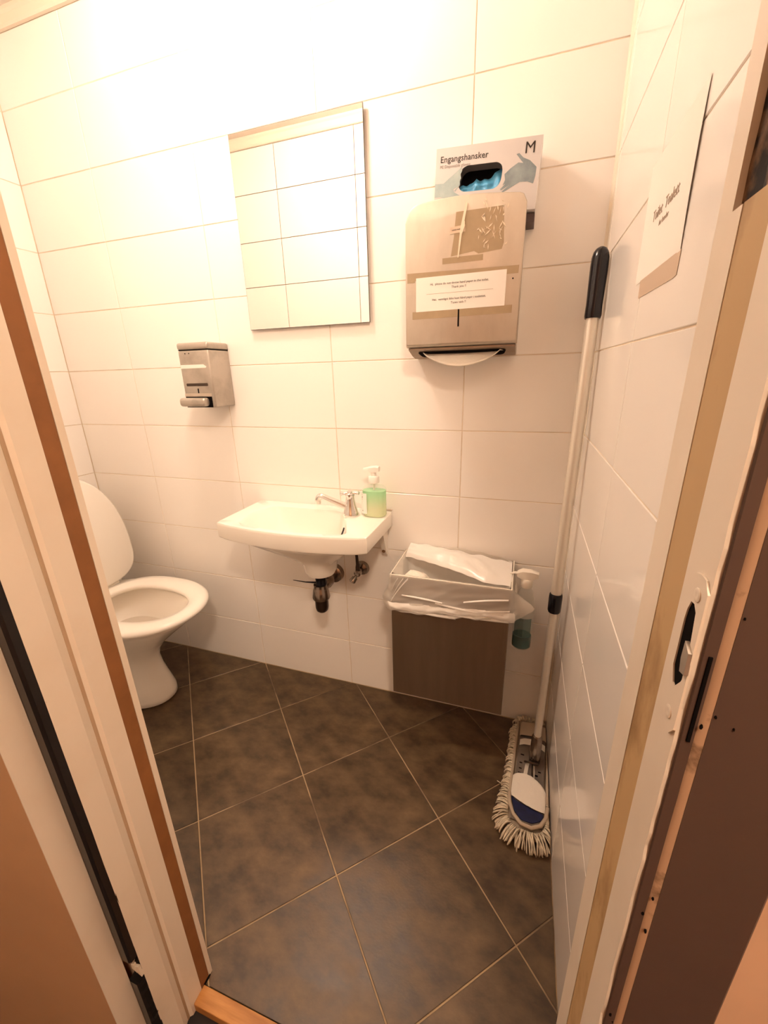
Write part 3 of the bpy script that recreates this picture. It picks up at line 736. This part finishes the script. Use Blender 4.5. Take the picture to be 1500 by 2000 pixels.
# ---------------------------------------------------------------- waste bin, liner, spray bottle
wbn = thing('waste_bin', 'brown steel wall-mounted waste bin under the paper towel dispenser', 'bin', (.735, 0, .185))
BX0, BX1, BY0, BY1, BZ0, BZ1 = .5635, .9055, -.190, -.004, .186, .612
bm = B()
def rr(x0, x1, y0, y1, z, r=.003): return [(a, b, z) for a, b in round_poly([(x0, y0), (x1, y0), (x1, y1), (x0, y1)], r, 3)]
loft(bm, [rr(BX0, BX1, BY0, BY1, BZ0), rr(BX0, BX1, BY0, BY1, BZ1), rr(BX0 + .0025, BX1 - .0025, BY0 + .0025, BY1 - .0025, BZ1, .002), rr(BX0 + .0025, BX1 - .0025, BY0 + .0025, BY1 - .0025, BZ0 + .003, .002)])
obj('body', bm, M['bin_steel'], wbn)
bm = B(); box(bm, .64, .83, -.0045, -.0004, .30, .56); obj('wall_plate', bm, M['steel'], wbn)
bm = B(); tube(bm, [(BX0 - .0005, BY0 - .0005, BZ1 + .001), (BX1 + .0005, BY0 - .0005, BZ1 + .001)], .0022, 8); tube(bm, [(BX0 - .0005, BY0, BZ1 + .001), (BX0 - .0005, BY1, BZ1 + .001)], .0022, 8); tube(bm, [(BX1 + .0005, BY0, BZ1 + .001), (BX1 + .0005, BY1, BZ1 + .001)], .0022, 8)
obj('rim_wire', bm, M['soft_plastic'], wbn, smooth=True, label='pale rim wire')

def rect_path(s, off=0.0):
    x0, x1, y0, y1 = BX0 - .003 - off, BX1 + .003 + off, BY0 - .004 - off, -.002
    W, D = x1 - x0, y1 - y0
    Lp = s * (2 * D + W)
    if Lp < D: return Vector((x0, y1 - Lp, 0)), Vector((-1, 0, 0))
    if Lp < D + W: return Vector((x0 + Lp - D, y0, 0)), Vector((0, -1, 0))
    return Vector((x1, y0 + Lp - D - W, 0)), Vector((1, 0, 0))
ln = thing('bin_liner', 'translucent white plastic bag draped over the rim of the waste bin', 'bin liner', (.735, -.097, .6))
bm = B(); NS, NT = 150, 26
rows = []
for i in range(NS + 1):
    s = i / NS; p, nrm = rect_path(s); col = []
    W, D = BX1 - BX0, BY1 - BY0
    f = min(1, max(0, (p.x - BX0) / W))
    zb = .498 + .022 * f if nrm.y else (.505 if nrm.x < 0 else .515)
    zb -= .008 * abs(noise.noise((s * 14, 2, 0)))
    for j in range(NT + 1):
        t = j / NT
        z = BZ1 + .004 + (zb - BZ1 - .004) * t
        wr = .0015 + .0105 * t
        low = max(0, (t - .45) / .55)
        d = wr * (.55 + .5 * noise.noise((s * 22 + t * 5, t * 5, 0))) + low * .0055 * (1 + math.sin(t * 30 + 5 * f * 3 + 2.5 * noise.noise((s * 8, 0, 5)))) * .55
        if nrm.x > 0: d += .060 * math.exp(-((s - .79) / .022) ** 2) * max(0, 1 - abs(t - .70) / .45)
        if nrm.x < 0: d += .016 * math.exp(-((t - .75) / .3) ** 2) * (1 - f)
        if j == 0: d = .0005
        q = p + nrm * d; q.z = z
        q.y = min(q.y, -.0015)
        col.append(bm.verts.new(q))
    rows.append(col)
for i in range(NS):
    for j in range(NT): bm.faces.new((rows[i][j], rows[i + 1][j], rows[i + 1][j + 1], rows[i][j + 1]))
obj('skirt', bm, M['film'], ln, smooth='all')
bm = B(); rows = []      # rolled lower hem
for i in range(0, NS + 1):
    s = i / NS; p, nrm = rect_path(s); f = min(1, max(0, (p.x - BX0) / W))
    zb = .500 + .022 * f if nrm.y else (.505 if nrm.x < 0 else .517)
    col = []
    for j in range(9):
        t = j / 8
        z = zb + .026 * (1 - t) + .006 * noise.noise((s * 9, t, 3)) - .018 * (1 - f) * (1 - t) * 0
        d = .007 + .006 * math.sin(PI * t) + .0035 * noise.noise((s * 30, t * 2, 8))
        q = p + nrm * d; q.z = z; q.y = min(q.y, -.0015); col.append(bm.verts.new(q))
    rows.append(col)
for i in range(NS):
    for j in range(8): bm.faces.new((rows[i][j], rows[i + 1][j], rows[i + 1][j + 1], rows[i][j + 1]))
obj('hem', bm, M['film_thick'], ln, smooth='all', label='bunched lower hem')
bm = B(); rows = []      # diagonal gathers running across the front
for (x0, z0, x1, z1, wd) in ((.566, .520, .76, .505, .006), (.62, .612, .566, .530, .004), (.66, .524, .905, .520, .006), (.70, .545, .905, .540, .005), (.78, .560, .90, .586, .003), (.59, .610, .568, .565, .003), (.606, .611, .572, .550, .003), (.60, .555, .72, .548, .0025), (.80, .530, .905, .552, .003)):
    n = 14
    a = [bm.verts.new((x0 + (x1 - x0) * k / n, BY0 - .0145 - .003 * math.sin(PI * k / n), z0 + (z1 - z0) * k / n + wd * math.sin(PI * k / n) - .012 * math.sin(PI * k / n) * (x1 - x0 > .15))) for k in range(n + 1)]
    b = [bm.verts.new((v.co.x, BY0 - .010, v.co.z - wd * .9)) for v in a]
    c = [bm.verts.new((v.co.x, BY0 - .010, v.co.z + wd * .7)) for v in a]
    for k in range(n): bm.faces.new((a[k], a[k + 1], b[k + 1], b[k])); bm.faces.new((c[k], c[k + 1], a[k + 1], a[k]))
obj('gather_fold', bm, M['film_thick'], ln, smooth='all', label='creased folds across the front', kind='stuff')
bm = B()                 # inner lining falling into the bin
def inner(z, ins, amp):
    out = []
    for k in range(96):
        s = k / 96; 
        ring = ray_ring([(BX0 + ins, BY0 + ins), (BX1 - ins, BY0 + ins), (BX1 - ins, BY1 - ins), (BX0 + ins, BY1 - ins)], (.735, -.097), 96) if k == 0 else ring
        a = ring[k]; e = amp * noise.noise((k * .35, z * 30, 1))
        v = Vector((a[0] - .735, a[1] + .097)); v *= (1 - abs(e))
        out.append((.735 + v.x, -.097 + v.y, z))
    return out
loft(bm, [inner(.6155, .0035, .0), inner(.600, .005, .03), inner(.57, .007, .05), inner(.52, .012, .08), inner(.44, .02, .1), inner(.36, .03, .12)], False, True)
obj('inner_lining', bm, M['film_thick'], ln, smooth='all')
bm = B(); NU, NV = 44, 14; rows = []   # loose cuff sagging across the mouth from the back
for i in range(NU + 1):
    u = i / NU; col = []
    top = Vector((.578 + .322 * u, -.006 - .030 * u ** 2, .640 - .018 * u))
    bot = Vector((.570 + .335 * u, -.045 - .118 * min(1, u / .78) ** 1.1 + .03 * max(0, u - .8), .612 + .010 * math.sin(PI * u)))
    for j in range(NV + 1):
        v = j / NV
        q = top.lerp(bot, v); q.z += .014 * math.sin(PI * v) * math.sin(PI * min(1, u + .1)) + .006 * noise.noise((u * 9, v * 4, 4))
        if j == NV: q.z -= .008
        col.append(bm.verts.new(q))
    rows.append(col)
for i in range(NU):
    for j in range(NV): bm.faces.new((rows[i][j], rows[i + 1][j], rows[i + 1][j + 1], rows[i][j + 1]))
obj('loose_cuff', bm, M['film_thick'], ln, smooth='all', label='loose white cuff sagging across the mouth')
bm = B(); rows = []      # film standing up behind, against the wall
for i in range(41):
    u = i / 40; x = .572 + .345 * u
    h = .026 * math.sin(PI * min(1, u * 1.05 + .04)) ** .5
    rows.append([bm.verts.new((x, -.006 - .004 * v + .003 * noise.noise((u * 9, v * 3, 6)), .612 + h * v + .004 * noise.noise((u * 7, v, 1)))) for v in (0, .25, .5, .75, 1)])
for i in range(40):
    for j in range(4): bm.faces.new((rows[i][j], rows[i + 1][j], rows[i + 1][j + 1], rows[i][j + 1]))
obj('back_edge', bm, M['film'], ln, smooth='all')
# used paper in the bin
bm = B(); bmesh.ops.create_icosphere(bm, subdivisions=3, radius=.045, matrix=Matrix.Translation((.625, -.120, .548)))
for v in bm.verts:
    c = Vector((.625, -.120, .548)); d = v.co - c; v.co = c + d * (1 + .35 * noise.noise(d * 30) + .2 * abs(noise.noise(d * 60)))
cp = obj('crumpled_paper', bm, M['towel'], None); cp['label'] = 'crumpled used paper towel lying inside the lined waste bin'; cp['category'] = 'paper'

spx, spy, spz = .945, -.100, .376
sv = thing('spray_bottle', 'half-empty clear spray bottle of dark teal cleaner hanging beside the waste bin', 'spray bottle', (spx, spy, spz))
def ov(rx, ry, z, n=32): return [(spx + rx * math.cos(2 * PI * k / n), spy + ry * math.sin(2 * PI * k / n), spz + z) for k in range(n)]
bm = B(); loft(bm, [ov(.022, .017, 0), ov(.0275, .022, .006), ov(.028, .0225, .02), ov(.028, .0225, .13), ov(.0255, .021, .165), ov(.020, .017, .190), ov(.012, .012, .204), ov(.012, .012, .215)], True, False)
obj('bottle', bm, M['clear'], sv, smooth=True)
bm = B(); loft(bm, [ov(.021, .016, .0015), ov(.0262, .0208, .007), ov(.0265, .021, .02), ov(.0265, .021, .046)])
obj('cleaner', bm, M['teal_liquid'], sv, smooth=True, label='dark teal liquid')
bm = B(); loft(bm, [[(x, y, spz + z) for x, y, z in [(spx - .024, spy - .0142, z), (spx - .012, spy - .0222, z), (spx, spy - .0240, z), (spx + .012, spy - .0222, z), (spx + .022, spy - .0160, z)]] for z in (.050, .112)], False, False, False)
M['teal_label'] = film_mat('faded teal label', (.06, .17, .17), .75)
obj('sticker', bm, M['teal_label'], sv, label='faded teal label')
bm = B(); lathe(bm, [(.0155, .206), (.0165, .208), (.0165, .228), (.014, .232)], (spx, spy, spz), 22); obj('collar', bm, M['soft_plastic'], sv, smooth=True)
bm = B()
loft(bm, [[(spx + dx, spy + s * wd, spz + z) for s, z in ((-1, z0), (-1, z1), (-.5, z1 + .004), (.5, z1 + .004), (1, z1), (1, z0))] for dx, wd, z0, z1 in ((-.028, .007, .238, .248), (-.014, .012, .232, .256), (.008, .012, .232, .256), (.030, .006, .238, .250))])
obj('trigger_head', bm, M['soft_plastic'], sv, smooth=True)
bm = B(); tube(bm, [(spx - .020, spy, spz + .244), (spx - .034, spy, spz + .246), (BX1 + .0005, spy, BZ1 + .004 + .0035), (BX1 - .008, spy, BZ1 + .006)], [.005, .004, .0035, .003], 10); obj('trigger', bm, M['soft_plastic'], sv, smooth=True)

# ---------------------------------------------------------------- toilet
to = thing('toilet', 'white floor-standing toilet with its lid up against the left wall', 'toilet', (-.53, -.285, 0))
YC = -.285
def egg(front, back, b, z, n=64, pw=.92, yc=YC):
    out = []; xc = back + (front - back) * .46
    for k in range(n):
        a = 2 * PI * k / n; c, s = math.cos(a), math.sin(a)
        L_ = (front - xc) if c >= 0 else (xc - back)
        e = pw if c >= 0 else .72
        out.append((xc + L_ * math.copysign(abs(c) ** e, c), yc + b * math.copysign(abs(s) ** (.92 if c >= 0 else .8), s), z))
    return out
rs = [egg(-.318, -.765, .106, .0005), egg(-.306, -.77, .114, .010), egg(-.306, -.77, .112, .030), egg(-.322, -.77, .102, .075), egg(-.338, -.77, .092, .125), egg(-.345, -.77, .088, .175), egg(-.332, -.77, .095, .215), egg(-.298, -.765, .114, .255), egg(-.245, -.755, .138, .300), egg(-.190, -.735, .160, .345), egg(-.150, -.70, .175, .378), egg(-.136, -.67, .181, .396), egg(-.140, -.665, .178, .402),
      egg(-.175, -.60, .135, .402), egg(-.182, -.58, .125, .392), egg(-.205, -.56, .112, .350), egg(-.25, -.53, .095, .300), egg(-.29, -.50, .075, .262), egg(-.32, -.47, .05, .250)]
bm = B(); loft(bm, rs); obj('bowl', bm, M['ceramic'], to, smooth='all')
bm = B(); loft(bm, [egg(-.258, -.525, .090, .290), egg(-.258, -.525, .090, .2905)])
M['water'] = mat('still water', (.62, .56, .48), .03, spec=.5); obj('water', bm, M['water'], to)
bm = B()
loft(bm, [egg(-.114, -.552, .188, .4055), egg(-.108, -.556, .192, .4115), egg(-.110, -.555, .190, .4200), egg(-.122, -.55, .180, .4265), egg(-.145, -.535, .150, .4275), egg(-.163, -.515, .120, .4235), egg(-.170, -.508, .110, .4160), egg(-.168, -.510, .113, .4050), egg(-.114, -.552, .188, .4055)], False, False)
obj('seat', bm, M['seat'], to, smooth='all')
# lid: built flat then tipped up about its hinge
hinge = Vector((-.557, YC, .4275)); LT = Matrix.Translation(hinge) @ Matrix.Rotation(math.radians(-96), 4, 'Y')
def legg(f, b, w_, h):
    out = []; xc = b + (f - b) * .34
    for k in range(72):
        a = 2 * PI * k / 72; c, s = math.cos(a), math.sin(a)
        if c >= 0: x, y = xc + (f - xc) * c ** .92, w_ * math.copysign(abs(s) ** .92, s)
        else: x, y = xc - (xc - b) * abs(c) ** .42, w_ * math.copysign(abs(s) ** .55, s) * (1 - .10 * abs(c))
        out.append(LT @ Vector((x, y, h)))
    return out
bm = B()
loft(bm, [legg(.424, .006, .183, -.002), legg(.430, .0, .190, .002), legg(.430, .0, .190, .013), legg(.424, .006, .184, .019), legg(.414, .016, .174, .0155), legg(.404, .024, .166, .010), legg(.30, .12, .09, .0085)][::1])
obj('lid', bm, M['seat'], to, smooth='all')
for s in (1, -1):
    cpos = LT @ Vector((.316, s * .094, .0085)); nn = (LT.to_3x3() @ Vector((0, 0, 1)))
    bm = B(); lathe(bm, [(.0075, 0), (.0075, .004), (.005, .007)], cpos, 14, nn); obj('lid_bumper', bm, M['beige_pl'], to, smooth=True)
    bm = B(); tube(bm, [(-.577, YC + s * .05, .420), (-.577, YC + s * .10, .420)], .008, 14); obj('hinge', bm, M['seat'], to, smooth=True)
bm = B(); box(bm, -.809, -.655, YC - .150, YC + .150, .400, .735, .02, 4); obj('cistern', bm, M['ceramic'], to, smooth=True)
bm = B(); box(bm, -.809, -.652, YC - .153, YC + .153, .736, .755, .008, 3); obj('cistern_cover', bm, M['ceramic'], to, smooth=True)

# ---------------------------------------------------------------- mop leaning in the corner
mo = thing('mop', 'flat dust mop with aluminium pole and cream fringe leaning in the corner', 'mop', (1.0, -.21, 0))
T0 = Vector((1.0325, -.088, 1.424)); T1 = Vector((1.0115, -.196, .060)); ax = (T1 - T0)
def P(t): return T0 + ax * t
bm = B(); tube(bm, [P(.085), P(.34), P(.60), P(.625)], .0133, 22); obj('upper_pole', bm, M['alu'], mo, smooth=True)
bm = B(); tube(bm, [P(.62), P(.8), P(.965)], .0105, 20); obj('lower_pole', bm, M['alu'], mo, smooth=True)
bm = B(); tube(bm, [P(.0), P(.003), P(.008), P(.016), P(.03), P(.06), P(.085), P(.102), P(.106)], [.004, .011, .0155, .018, .0185, .0178, .0172, .0180, .0165], 24); obj('grip', bm, M['black'], mo, smooth=True, label='black rubber grip')
bm = B(); tube(bm, [P(.604), P(.606), P(.612), P(.640), P(.644)], [.0150, .0168, .0172, .0168, .0145], 22); obj('collar', bm, M['black'], mo, smooth=True, label='black locking collar')
bm = B(); tube(bm, [P(.940), P(.945), P(.99), P(1.0)], [.0118, .0150, .0165, .0150], 18); obj('socket', bm, M['dull_chrome'], mo, smooth=True, label='metal pole socket')
bm = B(); box(bm, .996, 1.028, -.205, -.172, .044, .060, .004); tube(bm, [(.985, -.205, .045), (.994, -.214, .056), (1.010, -.216, .058), (1.022, -.212, .054)], .0035, 8); tube(bm, [(1.006, -.208, .05), (1.006, -.235, .044), (1.006, -.262, .040)], .0028, 8)
obj('swivel_joint', bm, M['dark_metal'], mo, smooth=True)
# head: local frame along +y with a slight turn
HM = Matrix.Translation((1.0015, -.215, 0)) @ Matrix.Rotation(math.radians(-4.0), 4, 'Z')
def hobj(name, bm, m, **k):
    bmesh.ops.transform(bm, matrix=HM, verts=bm.verts[:])
    for v in bm.verts:
        if v.co.x > 1.0505: v.co.x = 1.0505 - .0003 * random.random()
        v.co.y = min(v.co.y, -.003); v.co.z = max(v.co.z, .0006)
    return obj(name, bm, m, mo, **k)
def stad(w_, l0, l1, n=40, back=.5):
    out = []
    for k in range(n):
        a = 2 * PI * k / n; c, s = math.cos(a), math.sin(a)
        yy = l1 if s > 0 else l0
        cap = w_ * (.45 if s > 0 else .95)
        out.append((w_ * math.copysign(abs(c) ** .55, c), (yy - cap if s > 0 else yy + cap) + (cap * abs(s) ** .8 if s > 0 else -cap * abs(s) ** .8)))
    return out
bm = B(); loft(bm, [[(a, b, .002) for a, b in stad(.050, -.190, .190)], [(a, b, .020) for a, b in stad(.052, -.192, .192)], [(a, b, .026) for a, b in stad(.048, -.188, .188)]]); hobj('pad', bm, M['mop_base'])
bm = B(); box(bm, -.040, .042, -.170, .172, .0262, .0345, .002); hobj('plate', bm, M['plate'], label='grey plastic mop plate')
bm = B()
for (x0, y0, wx, wy) in ((-.026, .040, .005, .002), (-.028, .010, .004, .002), (-.028, -.010, .004, .002), (.018, -.020, .004, .003), (.026, -.005, .004, .002), (-.026, -.026, .007, .002)):
    box(bm, x0 - wx, x0 + wx, y0 - wy, y0 + wy, .0346, .0350)
hobj('plate_slot', bm, M['void'], kind='stuff')
bm = B(); prism(bm, [(-.018, -.030), (-.008, -.034), (-.004, .012), (-.014, .020)], .0346, .0385); prism(bm, [(.004, -.030), (.014, -.040), (.012, .008), (.004, .012)], .0346, .0375); hobj('plate_clip', bm, M['soft_plastic'])
bm = B(); loft(bm, [[(-.041, y, .0345), (-.036, y, .041), (0, y + .004, .044), (.036, y, .041), (.042, y, .0345)] for y in (.166, .150, .110)], False, False, False); hobj('rear_pocket', bm, M['beige_pl'], smooth='all', label='beige rear pocket')
bm = B(); loft(bm, [[(-.038, y, .036), (-.025, y + .004, .040), (0, y + .007, .0415), (.025, y + .004, .040), (.038, y, .036)] for y in (.096, .072)], False, False, False); hobj('pocket_band', bm, M['cotton'], smooth='all')
bm = B(); rows = []
for j in range(13):
    t = j / 12; rows.append([])
    for i in range(19):
        s = i / 18 * 2 - 1
        y = (-.052 + .018 * (1 - abs(s + .35) ** 2) ) * (1 - t) + (-.118 - .012 * s - .010 * (1 - s * s)) * t
        z = .0355 + .012 * (1 - s * s) ** .5 * (1 - .35 * t) + .0015 * noise.noise((s * 5, t * 5, 0)) + (.003 if j == 1 else 0)
        rows[-1].append((s * .046, y, z))
loft(bm, rows, False, False, False); hobj('front_pocket', bm, M['cotton'], smooth='all', label='white cotton front pocket')
bm = B(); prism(bm, round_poly([(-.044, -.108), (-.028, -.120), (.0, -.126), (.030, -.132), (.044, -.134), (.036, -.154), (.014, -.168), (-.012, -.168), (-.032, -.150)], .006, 3), .0335, .0375); hobj('blue_patch', bm, M['navy'], label='navy blue plate tip')
bm = B()
loop = [(-.050, -.100), (-.046, -.130), (-.034, -.158), (-.012, -.178), (.014, -.180), (.036, -.166), (.048, -.142), (.052, -.11)]
tube(bm, [(a, b, .0365) for a, b in loop], .005, 8); tube(bm, [(-.050, b, .031) for b in (.17, .1, .0, -.05, -.1)], .0055, 8); tube(bm, [(.050, b, .031) for b in (.17, .1, .0, -.05, -.1)], .0055, 8)
hobj('binding', bm, M['beige_pl'], smooth='all')
bm = B()
raw = stad(.052, -.192, .192, 400); edge = []; acc = 0
for k in range(len(raw)):
    acc += (Vector(raw[k]) - Vector(raw[k - 1])).length
    if acc > .0042: edge.append(raw[k]); acc = 0
sides = [(sx * .052, -.15 + .30 * i / 72) for sx in (-1, 1) for i in range(73)]
edge = [e for e in edge if abs(e[1]) > .145] + sides
for k in range(len(edge)):
    for layer in range(2):
        a, b = edge[k]
        n_ = Vector((a / .052 if abs(b) < .14 else a / .07, 0 if abs(b) < .14 else math.copysign((abs(b) - .14) / .045, b), 0))
        if n_.length < .1: continue
        n_.normalize()
        frontness = max(0, (-b - .05) / .14)
        L_ = .024 + .016 * frontness + random.uniform(-.004, .006)
        if a > .03 and b > -.16: L_ *= .28
        ang = random.gauss(0, .22) + (-.35 if a < 0 else .3) * (1 if abs(b) < .14 else .3)
        n_ = Matrix.Rotation(ang, 3, 'Z') @ n_
        p0 = Vector((a * .93, b * .985, .026 + .006 * layer)); 
        curl = (1 - frontness) * .010
        p1 = p0 + n_ * L_ * .5 + Vector((0, 0, .006 + .004 * layer)); p2 = p0 + n_ * L_ + Vector((0, 0, -.010 - .004 * random.random())); p3 = p0 + n_ * (L_ - curl * .6) + Vector((random.gauss(0, .002), random.gauss(0, .002), -.020 + .010 * frontness * random.random()))
        rad = random.uniform(.0016, .0023)
        tube(bm, bez(p0, p1, p2, p3, 5), [rad, rad, rad, rad, rad * .9, rad * .6], 5)
hobj('fringe', bm, M['yarn'], smooth='all', kind='stuff', label='cream cotton fringe')
bm = B()
for (p, q) in (((-.071, -.070, .02), (-.088, -.058, .012)), ((-.071, -.085, .016), (-.082, -.100, .006))):
    tube(bm, [p, q], .0011, 5)
hobj('loose_thread', bm, M['yarn'])

# ---------------------------------------------------------------- paper sign on the right wall
sg = thing('paper_sign', 'white paper toilet sign taped to the right wall with a curling edge', 'sign', (XR, -.505, 1.295))
bm = B(); rows = []
for j in range(17):
    v = j / 16; z = 1.2955 + .1545 * v; row = []
    for i in range(17):
        u = i / 16; y = -.396 - .218 * u
        lift = .0007 + .0013 * max(0, (u - .72) / .28) ** 2 * (math.sin(PI * min(1, v * .95 + .04)) ** .7)
        row.append((XR - lift, y, z - .010 * u * 0))
    rows.append(row)
loft(bm, rows, False, False, False); obj('sheet', bm, M['paper'], sg, smooth='all')
SF = lambda y, z: frame((XR - .0011, y, z), (0, -1, 0), (0, 0, 1), (-1, 0, 0))
text('lettering', 'Toilet  Toalett', .0195, M['ink_faint'], sg, SF(-.508, 1.366))
text('lettering', 'for kunder', .0098, M['ink_faint'], sg, SF(-.512, 1.352))
bm = B(); prism(bm, [(-.432, 1.2725), (-.600, 1.2700), (-.614, 1.2715), (-.616, 1.2965), (-.430, 1.2970)], XR - .0009, XR - .0003, 'x'); obj('tape_strip', bm, M['tape_light'], sg, label='pale strip of tape under the sheet')
